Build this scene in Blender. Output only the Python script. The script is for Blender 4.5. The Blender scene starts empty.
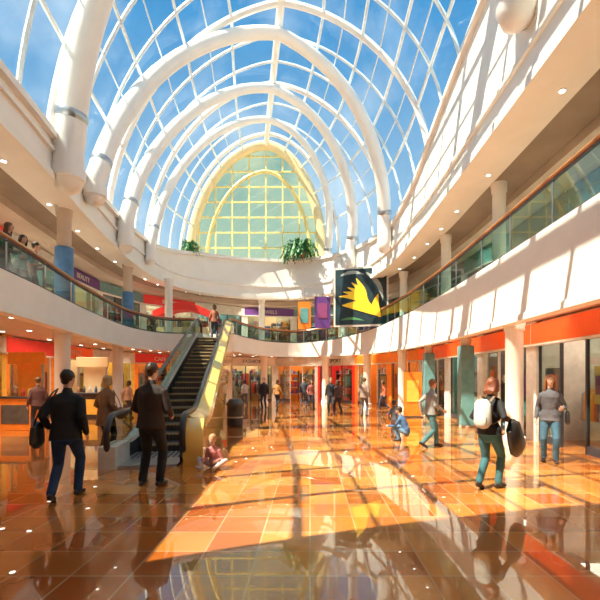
import bpy, math, random
import numpy as np
from mathutils import Vector, Matrix
random.seed(4)
scene=bpy.context.scene
V=Vector
# ------------------------------------------------------------------ materials
_m={}
def mat(name,col,rough=.5,metal=0,emit=0,var=.1,scale=5,bump=0,coat=0,ecol=None):
    if name in _m: return _m[name]
    m=bpy.data.materials.new(name); m.use_nodes=True
    nt=m.node_tree; b=nt.nodes['Principled BSDF']
    tc=nt.nodes.new('ShaderNodeTexCoord'); n=nt.nodes.new('ShaderNodeTexNoise')
    n.inputs['Scale'].default_value=scale; n.inputs['Detail'].default_value=4
    nt.links.new(tc.outputs['Object'],n.inputs['Vector'])
    r=nt.nodes.new('ShaderNodeValToRGB')
    r.color_ramp.elements[0].position=.3; r.color_ramp.elements[1].position=.7
    r.color_ramp.elements[0].color=[max(0,c*(1-var)) for c in col]+[1]
    r.color_ramp.elements[1].color=[min(1,c*(1+var)) for c in col]+[1]
    nt.links.new(n.outputs['Fac'],r.inputs['Fac']); nt.links.new(r.outputs['Color'],b.inputs['Base Color'])
    b.inputs['Roughness'].default_value=rough; b.inputs['Metallic'].default_value=metal
    b.inputs['Coat Weight'].default_value=coat
    if emit:
        b.inputs['Emission Color'].default_value=list(ecol or col)+[1]; b.inputs['Emission Strength'].default_value=emit
    if bump:
        bp=nt.nodes.new('ShaderNodeBump'); bp.inputs['Strength'].default_value=bump; bp.inputs['Distance'].default_value=.02
        n2=nt.nodes.new('ShaderNodeTexNoise'); n2.inputs['Scale'].default_value=14; n2.inputs['Detail'].default_value=3
        nt.links.new(tc.outputs['Object'],n2.inputs['Vector'])
        nt.links.new(n2.outputs['Fac'],bp.inputs['Height']); nt.links.new(bp.outputs['Normal'],b.inputs['Normal'])
    _m[name]=m; return m
def glass(name,tint,refl=.08,rcol=(1,1,1)):
    if name in _m: return _m[name]
    m=bpy.data.materials.new(name); m.use_nodes=True; nt=m.node_tree; nt.nodes.clear()
    o=nt.nodes.new('ShaderNodeOutputMaterial'); t=nt.nodes.new('ShaderNodeBsdfTransparent'); g=nt.nodes.new('ShaderNodeBsdfGlossy')
    g.inputs['Roughness'].default_value=.03; g.inputs['Color'].default_value=(*rcol,1)
    tc=nt.nodes.new('ShaderNodeTexCoord'); n=nt.nodes.new('ShaderNodeTexNoise'); n.inputs['Scale'].default_value=.6
    r=nt.nodes.new('ShaderNodeValToRGB')
    r.color_ramp.elements[0].color=[c*.85 for c in tint]+[1]; r.color_ramp.elements[1].color=[min(1,c*1.1) for c in tint]+[1]
    nt.links.new(tc.outputs['Object'],n.inputs['Vector']); nt.links.new(n.outputs['Fac'],r.inputs['Fac'])
    nt.links.new(r.outputs['Color'],t.inputs['Color'])
    mx=nt.nodes.new('ShaderNodeMixShader'); mx.inputs[0].default_value=refl
    nt.links.new(t.outputs[0],mx.inputs[1]); nt.links.new(g.outputs[0],mx.inputs[2]); nt.links.new(mx.outputs[0],o.inputs[0])
    _m[name]=m; return m
WHITE=mat('white_plaster',(.88,.85,.79),.45,var=.03,scale=1.5)
RIB=mat('white_painted_steel',(.91,.88,.83),.3,var=.03,scale=2)
SOFF=mat('beige_soffit',(.64,.53,.43),.5,var=.08,scale=1)
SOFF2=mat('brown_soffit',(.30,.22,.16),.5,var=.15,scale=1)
CREAM=mat('cream_panel',(.85,.66,.36),.3,var=.06,scale=2,coat=.4)
GOLD=mat('gold_cladding',(.90,.58,.13),.25,var=.06,scale=2,coat=.8)
BLACK=mat('black_rubber',(.02,.02,.022),.35)
STEEL=mat('brushed_steel',(.5,.5,.5),.3,metal=.9)
DSTEEL=mat('dark_steel',(.07,.07,.08),.35,metal=.5)
WOOD=mat('orange_wood_rail',(.42,.17,.06),.3,coat=.5)
FRAME=mat('shop_frame',(.72,.69,.62),.35)
LAMP=mat('lamp_glow',(1,.93,.8),.5,emit=6)
LAMPS=mat('shop_light_panel',(1,.90,.72),.5,emit=8)
TEAL=mat('teal_cladding',(.14,.32,.32),.4,var=.15)
BLUE=mat('blue_cladding',(.07,.20,.42),.4,var=.15)
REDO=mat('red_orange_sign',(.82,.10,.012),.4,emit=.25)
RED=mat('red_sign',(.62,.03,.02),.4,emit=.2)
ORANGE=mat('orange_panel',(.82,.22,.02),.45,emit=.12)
YELL=mat('yellow_panel',(.85,.52,.08),.45)
PURP=mat('purple_panel',(.14,.05,.25),.45)
DARKW=mat('dark_shop_wall',(.10,.085,.075),.5,var=.3)
MULL=mat('mullion_pale',(.74,.82,.86),.4)
MULLY=mat('mullion_yellow',(.90,.72,.28),.4)
GV=glass('skylight_glass',(.84,.95,1.0),.03)
GY=glass('gable_glass',(1.0,.95,.52),.05)
GR=glass('railing_glass',(.42,.64,.60),.14)
GS=glass('shop_glass',(.80,.88,.86),.10)
CLOTHS=[mat('goods_%d'%i,c,.6) for i,c in enumerate([(.7,.08,.05),(.9,.40,.06),(.05,.12,.3),(.75,.7,.6),(.05,.05,.05),(.12,.35,.33),(.85,.6,.15),(.4,.2,.1),(.4,.45,.5),(.3,.06,.2)])]
# ------------------------------------------------------------------ mesh builder
class MB:
    def __init__(s): s.v=[];s.f=[];s.m=[];s.mats=[];s.M=Matrix.Identity(4)
    def mi(s,m):
        if m not in s.mats: s.mats.append(m)
        return s.mats.index(m)
    def add(s,vs,fs,m):
        o=len(s.v); s.v+= [tuple(s.M@V(p)) for p in vs]; k=s.mi(m)
        for f in fs: s.f.append([i+o for i in f]); s.m.append(k)
    def box(s,c,d,m,R=None):
        x,y,z=[q/2 for q in d]; c=V(c)
        vs=[V(p) for p in [(-x,-y,-z),(x,-y,-z),(x,y,-z),(-x,y,-z),(-x,-y,z),(x,-y,z),(x,y,z),(-x,y,z)]]
        if R is not None: vs=[R@p for p in vs]
        s.add([p+c for p in vs],[(0,3,2,1),(4,5,6,7),(0,1,5,4),(1,2,6,5),(2,3,7,6),(3,0,4,7)],m)
    def lathe(s,c,prof,m,n=20):
        vs=[];fs=[]
        for r,z in prof:
            for i in range(n):
                a=2*math.pi*i/n; vs.append((c[0]+r*math.cos(a),c[1]+r*math.sin(a),c[2]+z))
        for j in range(len(prof)-1):
            for i in range(n): fs.append((j*n+i,j*n+(i+1)%n,(j+1)*n+(i+1)%n,(j+1)*n+i))
        fs.append(tuple(range(n))[::-1]); fs.append(tuple((len(prof)-1)*n+i for i in range(n)))
        s.add(vs,fs,m)
    def tube(s,pts,rads,m,n=10,ref=None,caps=True,closed=False):
        pts=[V(p) for p in pts]
        if not isinstance(rads,(list,tuple)): rads=[rads]*len(pts)
        rads=[(r,r) if not isinstance(r,(tuple,list)) else r for r in rads]
        N=len(pts); u=None; tans=[]
        for i in range(N):
            if closed: t=(pts[(i+1)%N]-pts[i-1])
            else: t=(pts[min(i+1,N-1)]-pts[max(i-1,0)])
            tans.append(t.normalized() if t.length>1e-9 else V((0,0,1)))
        rr=[]
        for i in range(N):
            t=tans[i]
            if ref is not None:
                u=V(ref)-t*V(ref).dot(t)
                if u.length<1e-4: u=t.orthogonal()
            elif u is None: u=t.orthogonal()
            else:
                u=u-t*u.dot(t)
                if u.length<1e-4: u=t.orthogonal()
            u=u.normalized(); w=t.cross(u); rr.append((pts[i],u.copy(),w,rads[i],t))
        seq=[]
        if caps and not closed:
            p,u0,w0,r,t=rr[0]; h=min(r)
            seq.append((p-t*h*.97,u0,w0,(r[0]*.25,r[1]*.25))); seq.append((p-t*h*.7,u0,w0,(r[0]*.7,r[1]*.7)))
        for p,u0,w0,r,t in rr: seq.append((p,u0,w0,r))
        if not closed and caps:
            p,u0,w0,r,t=rr[-1]; h=min(r)
            seq.append((p+t*h*.7,u0,w0,(r[0]*.7,r[1]*.7))); seq.append((p+t*h*.97,u0,w0,(r[0]*.25,r[1]*.25)))
        vs=[];fs=[]
        for p,u0,w0,r in seq:
            for k in range(n):
                a=2*math.pi*k/n; vs.append(p+u0*(r[0]*math.cos(a))+w0*(r[1]*math.sin(a)))
        L=len(seq)
        for j in range(L if closed else L-1):
            j2=(j+1)%L
            for k in range(n): fs.append((j*n+k,j*n+(k+1)%n,j2*n+(k+1)%n,j2*n+k))
        if not closed:
            fs.append(tuple(range(n))[::-1]); fs.append(tuple((L-1)*n+k for k in range(n)))
        s.add(vs,fs,m)
    def ell(s,c,r,m,R=None,n=16,k=10):
        vs=[];fs=[];c=V(c)
        for j in range(k+1):
            th=math.pi*(.02+.96*j/k)
            for i in range(n):
                a=2*math.pi*i/n; p=V((r[0]*math.sin(th)*math.cos(a),r[1]*math.sin(th)*math.sin(a),-r[2]*math.cos(th)))
                if R is not None: p=R@p
                vs.append(p+c)
        for j in range(k):
            for i in range(n): fs.append((j*n+i,j*n+(i+1)%n,(j+1)*n+(i+1)%n,(j+1)*n+i))
        fs.append(tuple(range(n))[::-1]); fs.append(tuple(k*n+i for i in range(n)))
        s.add(vs,fs,m)
    def strip(s,A,B,m):
        n=len(A); s.add(list(A)+list(B),[(i,i+1,n+i+1,n+i) for i in range(n-1)],m)
    def mesh(s,name):
        me=bpy.data.meshes.new(name); me.from_pydata([tuple(p) for p in s.v],[],s.f)
        for x in s.mats: me.materials.append(x)
        me.polygons.foreach_set('material_index',s.m); me.update(); return me
    def obj(s,name,smooth=True,parent=None,bevel=0):
        me=s.mesh(name)
        if smooth:
            me.polygons.foreach_set('use_smooth',[True]*len(me.polygons)); me.set_sharp_from_angle(angle=math.radians(40))
        o=bpy.data.objects.new(name,me); scene.collection.objects.link(o)
        if parent: o.parent=parent
        if bevel:
            b=o.modifiers.new('b','BEVEL'); b.width=bevel; b.segments=2; b.limit_method='ANGLE'
        return o
# ------------------------------------------------------------------ plan curves (right -> far -> left)
E=[(5,-8),(5,0),(5,7),(5,14),(4.8,17.5),(4.3,20.8),(3.2,23.8),(1.5,26.2),(-.7,27.2),(-2.6,26),(-3.6,23.4),(-4.0,21.6),(-5.9,21.5),(-7.4,21),(-8,18.5),(-7.4,14),(-6.4,9),(-5.8,4),(-5.5,-8)]
S=[(6,-8),(6,0),(6,7),(6,14),(5.9,18),(5.4,21.8),(4.2,25.3),(1.8,28.3),(-.7,30),(-3.5,29.8),(-6,28.6),(-7.5,27.4),(-9,25.8),(-10.5,23.5),(-11,20.5),(-10.6,15),(-10.2,9),(-10,4),(-10,-8)]
U=[(8,-8),(8,0),(8,7),(8,14),(7.8,18),(6.8,22.2),(5.2,26),(2.4,29),(-.7,30.2),(-3.5,30),(-6,28.8),(-7.5,27.6),(-9,26),(-10.5,23.7),(-10.8,20.5),(-10.3,15),(-9.6,9),(-9,4),(-9,-8)]
W=[(4.5,-8),(4.5,0),(4.5,7),(4.5,14),(4.4,17.5),(4.0,20.5),(3.0,23.7),(1.2,26.2),(-1,27.3),(-3.2,27.2),(-5.2,26.4),(-6.6,25.3),(-7.6,23.8),(-8,21.5),(-7.9,18),(-7.3,14),(-6.4,9),(-5.9,4),(-5.6,-8)]
ET=[4.85,4.85,4.85,4.8,4.75,4.6,4.3,4.05,3.9,3.9,3.9,3.9,3.9,3.9,3.9,3.9,3.9,3.9,3.9]
RH=[1.05,1.05,1.05,1.05,1,.95,.9,.85,.8,.8,.78,.78,.78,.78,.78,.78,.78,.78,.78]
WB=[7.6,7.6,7.6,7.6,7.5,7.2,7.0,6.9,6.8,6.8,6.8,6.8,6.8,6.8,6.8,6.8,6.8,6.8,6.8]
WT=[13,12.6,12.0,10.9,9.9,9.15,9.2,9.3,9.35,9.35,9.3,9.2,8.9,8.5,8.3,8.1,8.0,8.0,8.0]
def cr(L,n=8):
    L=[V((p[0],p[1],0)) for p in L]
    out=[]
    for i in range(len(L)-1):
        p0=L[max(i-1,0)];p1=L[i];p2=L[i+1];p3=L[min(i+2,len(L)-1)]
        for k in range(n):
            t=k/n; out.append(.5*((2*p1)+(p2-p0)*t+(2*p0-5*p1+4*p2-p3)*t*t+(3*p1-p0-3*p2+p3)*t**3))
    out.append(L[-1]); return out
NS=8
cE,cS,cU,cW=cr(E,NS),cr(S,NS),cr(U,NS),cr(W,NS)
def lin(L): 
    return [float(np.interp(i/NS,range(len(L)),L)) for i in range((len(L)-1)*NS+1)]
hET,hRH,hWB,hWT=lin(ET),lin(RH),lin(WB),lin(WT)
NP=len(cE)
def outd(a,b): d=(b-a); d.z=0; return d.normalized()
cO=[u+outd(e,u)*4.5 for e,u in zip(cE,cU)]
Z=lambda L,z:[V((p.x,p.y,(z[i] if isinstance(z,list) else z))) for i,p in enumerate(L)]
ZS,ZF=3.03,3.55
def normals(C,ref):
    N=[]
    for i in range(len(C)):
        t=C[min(i+1,len(C)-1)]-C[max(i-1,0)]; n=V((t.y,-t.x,0)).normalized()
        if n.dot(ref[i]-C[i])<0: n=-n
        N.append(n)
    return N
nE=normals(cE,cO); nW=normals(cW,cO)
off=lambda C,N,d:[p+n*d for p,n in zip(C,N)]
# --- floor
def floor_mat():
    m=bpy.data.materials.new('polished_orange_tiles'); m.use_nodes=True; nt=m.node_tree; b=nt.nodes['Principled BSDF']
    tc=nt.nodes.new('ShaderNodeTexCoord'); br=nt.nodes.new('ShaderNodeTexBrick')
    br.offset=0; br.inputs['Scale'].default_value=1; br.inputs['Brick Width'].default_value=.5; br.inputs['Row Height'].default_value=.5
    br.inputs['Mortar Size'].default_value=.009; br.inputs['Mortar Smooth'].default_value=0
    br.inputs['Color1'].default_value=(.86,.42,.10,1); br.inputs['Color2'].default_value=(.46,.12,.015,1)
    br.inputs['Mortar'].default_value=(.74,.48,.28,1)
    nt.links.new(tc.outputs['Object'],br.inputs['Vector'])
    n=nt.nodes.new('ShaderNodeTexNoise'); n.inputs['Scale'].default_value=.4; n.inputs['Detail'].default_value=3
    nt.links.new(tc.outputs['Object'],n.inputs['Vector'])
    r=nt.nodes.new('ShaderNodeValToRGB'); r.color_ramp.elements[0].position=.35; r.color_ramp.elements[1].position=.65
    r.color_ramp.elements[0].color=(.62,.50,.46,1); r.color_ramp.elements[1].color=(1,1,1,1)
    nt.links.new(n.outputs['Fac'],r.inputs['Fac'])
    mx=nt.nodes.new('ShaderNodeMix'); mx.data_type='RGBA'; mx.blend_type='MULTIPLY'; mx.inputs[0].default_value=1
    nt.links.new(br.outputs['Color'],mx.inputs[6]); nt.links.new(r.outputs['Color'],mx.inputs[7]); nt.links.new(mx.outputs[2],b.inputs['Base Color'])
    b.inputs['Roughness'].default_value=.25; b.inputs['Specular IOR Level'].default_value=.2
    b.inputs['Coat Weight'].default_value=1; b.inputs['Coat Roughness'].default_value=.01; b.inputs['Coat IOR'].default_value=1.9
    b.inputs['Coat Tint'].default_value=(1,.90,.74,1)
    n2=nt.nodes.new('ShaderNodeTexNoise'); n2.inputs['Scale'].default_value=1.6; n2.inputs['Detail'].default_value=1
    nt.links.new(tc.outputs['Object'],n2.inputs['Vector'])
    bp=nt.nodes.new('ShaderNodeBump'); bp.inputs['Strength'].default_value=.05; bp.inputs['Distance'].default_value=.02
    nt.links.new(n2.outputs['Fac'],bp.inputs['Height']); nt.links.new(bp.outputs['Normal'],b.inputs['Coat Normal'])
    return m
b=MB(); b.box((-1,12,-.1),(36,48,.2),floor_mat()); b.obj('floor',smooth=False)
# --- balcony
b=MB()
b.strip(Z(cE,ZS),Z(cE,hET),WHITE)
b.strip(Z(cE,hET),Z(off(cE,nE,.3),hET),WHITE)
b.strip(Z(off(cE,nE,.3),hET),Z(off(cE,nE,.3),ZF),WHITE)
b.strip(Z(cE,ZS),Z(off(cE,nE,.25),ZS),WHITE)
b.strip(Z(off(cE,nE,.25),ZS),Z(off(cE,nE,.25),ZS+.12),WHITE)
b.strip(Z(off(cE,nE,.25),ZS+.12),Z(cO,ZS+.12),SOFF)
b.strip(Z(cE,ZF),Z(cO,ZF),SOFF)
lip=off(cE,nE,-.05)
for z0,z1 in ((ZS-.02,ZS+.14),):
    b.strip(Z(lip,z0),Z(lip,z1),WHITE); b.strip(Z(lip,z1),Z(cE,z1),WHITE); b.strip(Z(lip,z0),Z(off(cE,nE,.25),z0),WHITE)
b.obj('balcony')
b=MB()
runs=[(0,11*NS),(12*NS,NP-1)]
for a,c in runs:
    sl=slice(a,c+1); base=off(cE,nE,.1)
    A=Z(base,hET)[sl]; top=[h+r for h,r in zip(hET,hRH)]
    Bt=Z(base,[t-.04 for t in top])[sl]
    b.strip(A,Bt,GR)
    b.tube(Z(base,top)[sl],.05,WOOD,n=8)
    b.tube(Z(base,[t-.09 for t in top])[sl],.03,DSTEEL,n=6)
    b.tube(Z(base,[h+.05 for h in hET])[sl],.03,DSTEEL,n=6)
    acc=9
    for i in range(a,c):
        acc+=(base[i+1]-base[i]).length
        if acc>1.5:
            acc=0; p=base[i]; b.tube([(p.x,p.y,hET[i]),(p.x,p.y,top[i])],.02,STEEL,n=6)
b.obj('glass_railing')
# --- upper wall
b=MB()
b.strip(Z(cW,hWB),Z(cW,hWT),WHITE)
b.strip(Z(cW,hWT),Z(off(cW,nW,1.3),hWT),WHITE)
b.strip(Z(off(cW,nW,1.3),hWT),Z(off(cW,nW,1.3),7.8),WHITE)
b.strip(Z(cW,hWB),Z(off(cW,nW,.5),hWB),WHITE)
ip=off(cW,nW,-.08)
for dz,hh in ((.0,.22),(.75,.1)):
    lo=[h+dz for h in hWB]; hi=[h+dz+hh for h in hWB]
    b.strip(Z(ip,lo),Z(ip,hi),WHITE); b.strip(Z(ip,hi),Z(cW,hi),WHITE); b.strip(Z(ip,lo),Z(cW,lo),WHITE)
hi=[h-.16 for h in hWT]
b.strip(Z(off(cW,nW,-.14),hi),Z(off(cW,nW,-.14),[h+.02 for h in hWT]),WHITE); b.strip(Z(off(cW,nW,-.14),hi),Z(cW,hi),WHITE)
b.strip(Z(off(cW,nW,-.14),[h+.02 for h in hWT]),Z(cW,[h+.02 for h in hWT]),WHITE)
b.obj('wall_upper')
# --- level two ceiling
b=MB()
s1=off(cW,nW,.5); s2=[p.lerp(u,.55) for p,u in zip(s1,cU)]; s15=[p.lerp(u,.22) for p,u in zip(s1,cU)]
z0=[h+.1 for h in hWB]; z1=[h-.15 for h in hWB]
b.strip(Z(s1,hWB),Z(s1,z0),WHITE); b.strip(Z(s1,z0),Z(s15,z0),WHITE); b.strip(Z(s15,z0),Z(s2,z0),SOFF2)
b.strip(Z(s2,z0),Z(s2,z1),SOFF); b.strip(Z(s2,z1),Z(cO,z1),SOFF)
b.obj('ceiling')
b=MB(); b.strip(Z(cO,0),Z(cO,8.2),WHITE); b.obj('wall_outer')
b=MB(); b.box((-1,-8.1,8.5),(30,.2,17),WHITE); b.obj('wall_back')
# --- columns
def column(x,y,z0,z1,r,clad=None,frac=.68):
    b=MB(); b.lathe((x,y,z0),[(r*1.25,0),(r*1.25,.12),(r,.16),(r,z1-z0-.3),(r*1.15,z1-z0-.26),(r*1.15,z1-z0-.18),(r*1.3,z1-z0)],WHITE if clad is None else SOFF,n=24)
    if clad: 
        if clad is BLUE: b.lathe((x,y,z0),[(r*1.3,0),(r*1.3,(z1-z0)*frac),(r,(z1-z0)*frac+.03)],clad,n=24)
        else: b.box((x,y,z0+(z1-z0)*(frac/2+.02)),(r*2.5,r*2.5,(z1-z0)*frac),clad)
    return b.obj('column')
for (x,y,c) in [(5.4,4.4,None),(5.35,11.0,None),(5.3,14.3,TEAL),(5.2,18.4,TEAL),(4.75,21.6,None)]: column(x,y,0,ZS+.12,.22 if c is None else .17,c,.85)
for (x,y) in [(3.4,25),(1.0,27.6),(-3,27.4),(-7.3,22.6),(-8.7,19),(-7.6,12.9),(-6.4,6)]: column(x,y,0,ZS+.12,.22)
for (x,y,z) in [(5.9,8,7.7),(5.9,13.1,7.7),(5.7,17.6,7.6),(4.9,22,7.2),(2.2,27,6.9),(-3.2,27.8,6.9),(-7.5,22.3,6.9),(-8.5,19.6,6.9),(-7.55,12.9,6.9),(-6.7,6,6.9)]: column(x,y,ZF,z,.2,BLUE if x<-8 or (x<-7.5 and y<13) else None,.62)
# --- storefront bays
WORDS=['FASHION','SHOES','CAFE','BOOKS','STYLE','GIFTS','MUSIC','JEWELS','SPORT','BEAUTY']
def text(word,size,Mx,m,parent):
    cu=bpy.data.curves.new('sign_text','FONT'); cu.body=word; cu.size=size; cu.extrude=.012; cu.align_x='CENTER'; cu.align_y='CENTER'
    cu.materials.append(m); o=bpy.data.objects.new('sign_letters',cu); scene.collection.objects.link(o)
    o.matrix_world=Mx@Matrix.Rotation(math.pi/2,4,'X')
    o.parent=parent; return o
def mannequin(b,x,y,h,m,skin):
    b.tube([(x,y,0),(x,y,.05)],.16,DSTEEL,n=12); 
    for sx in(-.08,.08): b.tube([(x+sx,y,h*.5),(x+sx,y,h*.28),(x+sx*1.2,y,.06)],[.08,.06,.04],m,n=8)
    b.tube([(x,y,h*.5),(x,y,h*.62),(x,y,h*.76),(x,y,h*.83)],[(.15,.1),(.12,.09),(.18,.11),(.07,.06)],m,n=12,ref=(1,0,0))
    for sx in(-1,1): b.tube([(x+sx*.17,y,h*.8),(x+sx*.24,y-.02,h*.62),(x+sx*.22,y-.1,h*.47)],[.05,.04,.03],m,n=8)
    b.tube([(x,y,h*.83),(x,y,h*.88)],.045,skin,n=8); b.ell((x,y,h*.935),(.07,.085,.11),skin)
MSK=mat('mannequin_ivory',(.6,.5,.4),.4)
def bay(P0,P1,z0,h,sign,wall,idx,word,posters=True,name='storefront',sh=.62,fr=None):
    o=P1.copy(); x=(P0-P1); w=x.length; x.normalize(); x.z=0; y=V((0,0,1)).cross(x)
    Mx=Matrix(((x.x,y.x,0,o.x),(x.y,y.y,0,o.y),(0,0,1,z0),(0,0,0,1)))
    b=MB(); b.M=Mx; D=2.2 if z0<1 else 1.8
    rnd=random.Random(idx*7+int(z0)); fr=fr or FRAME
    hs=h-sh
    b.box((w/2,D,h/2),(w,.08,h),wall); b.box((.04,D/2,h/2),(.08,D,h),wall); b.box((w-.04,D/2,h/2),(.08,D,h),wall)
    b.box((w/2,D/2,h-.03),(w,D,.06),FRAME)
    for k in range(2): b.box((w*(.3+.4*k),D*.5,h-.09),(w*.22,D*.4,.05),LAMPS)
    b.box((w/2,-.05,hs+sh/2-.03),(w-.04,.16,sh-.06),sign); b.box((w/2,-.08,hs),(w,.2,.05),FRAME)
    b.box((.12,-.03,h/2),(.24,.18,h),fr); b.box((w-.12,-.03,h/2),(.24,.18,h),fr)
    nseg=3
    xs=[.24+(w-.48)*k/nseg for k in range(nseg+1)]
    for k in range(nseg):
        if k==nseg//2 : continue
        b.box(((xs[k]+xs[k+1])/2,0,hs/2+.1),(xs[k+1]-xs[k],.015,hs-.25),GS)
        b.box(((xs[k]+xs[k+1])/2,0,.09),(xs[k+1]-xs[k],.08,.18),DSTEEL)
    for q in xs: b.box((q,0,hs/2),(.05,.07,hs),FRAME if idx%2 else DSTEEL)
    for k in range(2):
        cx=w*(.22+.56*k); 
        for z in (.45,.95,1.45,1.95):
            if z>hs-.2: continue
            b.box((cx,D-.25,z),(w*.36,.35,.03),FRAME)
            t=cx-w*.16
            while t<cx+w*.15:
                ww=rnd.uniform(.08,.2); hh=rnd.uniform(.14,.38); b.box((t+ww/2,D-.25,z+.015+hh/2),(ww*.9,.26,hh),rnd.choice(CLOTHS)); t+=ww+.02
        for sx in(-1,1): b.box((cx+sx*w*.18,D-.25,1.1),(.04,.37,2.2),DSTEEL)
    b.box((w/2,D-.06,1.55),(w*.14,.03,.9),rnd.choice(CLOTHS))
    rx=w*(.28 if rnd.random()<.5 else .72); b.tube([(rx-.5,D*.5,0),(rx-.5,D*.5,1.4),(rx+.5,D*.5,1.4),(rx+.5,D*.5,0)],.015,STEEL,n=6)
    for k in range(9):
        q=rx-.42+k*.1; b.tube([(q,D*.5,1.36),(q,D*.5,1.25),(q,D*.5,.6)],[(.015,.03),(.035,.19),(.04,.22)],rnd.choice(CLOTHS),n=8,ref=(1,0,0))
    if posters:
        mannequin(b,w*(.18 if rx>w/2 else .82),.45,1.75,rnd.choice(CLOTHS),MSK)
        k=0 if rx<w/2 else nseg-1
        sw_=xs[1]-xs[0]
        b.box(((xs[k]+xs[k+1])/2,.06,1.15),(sw_*.68,.02,1.5),DARKW); b.box(((xs[k]+xs[k+1])/2,.045,1.45),(sw_*.5,.02,.6),rnd.choice(CLOTHS)); b.box(((xs[k]+xs[k+1])/2,.045,.8),(sw_*.5,.02,.4),rnd.choice(CLOTHS))
        k=nseg-1-k
        b.box(((xs[k]+xs[k+1])/2-sw_*.2,.06,1.5),(sw_*.3,.02,.8),rnd.choice(CLOTHS)); b.box(((xs[k]+xs[k+1])/2-sw_*.2,.045,1.5),(sw_*.18,.02,.4),rnd.choice(CLOTHS))
    ob=b.obj(name,smooth=True)
    if word: text(word,.34,Mx@Matrix.Translation((w/2,-.14,hs+sh/2-.03)),FRAME if sign not in(FRAME,WHITE) else DSTEEL,ob)
    return ob
def walk(C,step,start):
    pts=[];L=[0]
    for k in range(1,len(C)): L.append(L[-1]+(C[k]-C[k-1]).length)
    s=start
    while s<L[-1]:
        x=float(np.interp(s,L,[p.x for p in C])); y=float(np.interp(s,L,[p.y for p in C])); pts.append(V((x,y,0))); s+=step
    return pts
sp=walk(cS,3.3,9.3)
for i in range(len(sp)-1):
    c=(sp[i]+sp[i+1])/2
    if c.y<2: continue
    fr=None
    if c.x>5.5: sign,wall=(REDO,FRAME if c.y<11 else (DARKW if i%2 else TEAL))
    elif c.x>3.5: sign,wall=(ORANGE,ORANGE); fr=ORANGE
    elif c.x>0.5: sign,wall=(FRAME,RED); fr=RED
    elif c.x>-5: sign,wall=[(WHITE,CREAM),(FRAME,ORANGE)][i%2]
    else: sign,wall=[(RED,ORANGE),(FRAME,YELL),(REDO,CREAM)][i%3]; fr=[ORANGE,YELL,FRAME][i%3]
    bay(sp[i],sp[i+1],0,ZS+.1,sign,wall,i,None if c.y<17 or i%2 else WORDS[i%10],fr=fr)
up=walk(cU,3.6,10)
for i in range(len(up)-1):
    c=(up[i]+up[i+1])/2
    if c.y<3: continue
    sign,wall=[(TEAL,DARKW),(PURP,CREAM),(FRAME,TEAL),(RED,CREAM)][i%4]
    if c.x>6: sign=SOFF2 if i%2 else TEAL
    bay(up[i],up[i+1],ZF,(3.9 if c.x>5 else 3.1),sign,wall,i+50,WORDS[(i*3)%10] if (i%2 and c.x<6) else None,posters=(i%2==0),sh=.9 if c.x>5 else .62)
# --- recessed ceiling lights
b=MB()
def disc(x,y,z,r=.07):
    b.lathe((x,y,z-.02),[(r*1.25,0),(r*1.25,.02)],STEEL,n=12); b.lathe((x,y,z-.03),[(r,0),(r,.02)],LAMP,n=12)
for i in range(6,NP,4):
    p=cE[i]; q=cS[i]
    n=1 if p.x>4 else 3
    for k in range(n):
        t=(k+.6)/(n+.3); a=p.lerp(q,t); disc(a.x,a.y,ZS+.12)
    p=cW[i]+nW[i]*.8; disc(p.x,p.y,hWB[i]+.1,.06)
b.obj('recessed_ceiling_lights')
# --- vault
def sp_(Y):
    XL=np.interp(Y,[-8,4,9,14,18,21,24,27.6],[-5.7,-6,-6.5,-7.4,-8.,-8.2,-8.2,-7.9]); ZL=np.interp(Y,[-8,9,14,18,21,24,27.6],[8.0,8.0,8.1,8.3,8.5,8.9,9.3])
    XR=np.interp(Y,[-8,14,17.5,20.5,24,27.6],[4.6,4.6,4.5,4.1,3.0,.9]); ZR=np.interp(Y,[-8,0,7,14,17.5,20.5,27.6],[13,12.6,12.0,10.9,9.9,9.2,9.3])
    XC=np.interp(Y,[-8,16,27.6],[-1,-1.1,-2.9]); ZC=np.interp(Y,[-8,16,27.6],[16,16,16.9])
    return XL,ZL,XR,ZR,XC,ZC
def vp(Y,t,inset=0):
    XL,ZL,XR,ZR,XC,ZC=sp_(Y); xs,zs=(XL,ZL) if t<0 else (XR,ZR)
    a=(1-abs(t))*math.pi/2; q=float(np.interp(Y,[16,27],[.8,.93]))
    ex,ez=XC+(xs-XC)*math.cos(a),zs+(ZC-zs)*math.sin(a)
    l=1-abs(t); lx,lz=xs+(XC-xs)*l,zs+(ZC-zs)*l
    x,z=q*ex+(1-q)*lx,q*ez+(1-q)*lz
    if inset:
        c=V((XC,0,8)); d=(c-V((x,0,z))).normalized(); x+=d.x*inset; z+=d.z*inset
    return V((x,Y,z))
YA=1.1
b=MB(); TS=[k/5 for k in range(-5,6)]; NY=16; YS=[YA+(27.6-YA)*k/NY for k in range(NY+1)]; YB=[-8,-5,-2,YA]
for k in range(len(TS)-1):
    for q in range(3):
        t0=TS[k]+(TS[k+1]-TS[k])*q/3; t1=TS[k]+(TS[k+1]-TS[k])*(q+1)/3
        b.strip([vp(y,t0) for y in YS],[vp(y,t1) for y in YS],GV)
        b.strip([vp(y,t0) for y in YB],[vp(y,t1) for y in YB],WHITE)  # unseen opaque panels, added to keep sun off the nearest floor
for t in TS: b.tube([vp(y,t,.03) for y in YS],.06 if abs(t)>.01 else .16,MULL if abs(t)>.01 else RIB,n=6)
for t in (-.7,-.5,-.3,.3,.5,.7): b.tube([vp(y,t,.03) for y in YS],.028,MULL,n=5)
fine=[k/18 for k in range(-18,19)]
for j,y in enumerate(YS): b.tube([vp(y,t,.03) for t in fine],.13 if j%3==0 else .06,RIB if j%3==0 else MULL,n=6)
b.obj('skylight_roof')
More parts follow.
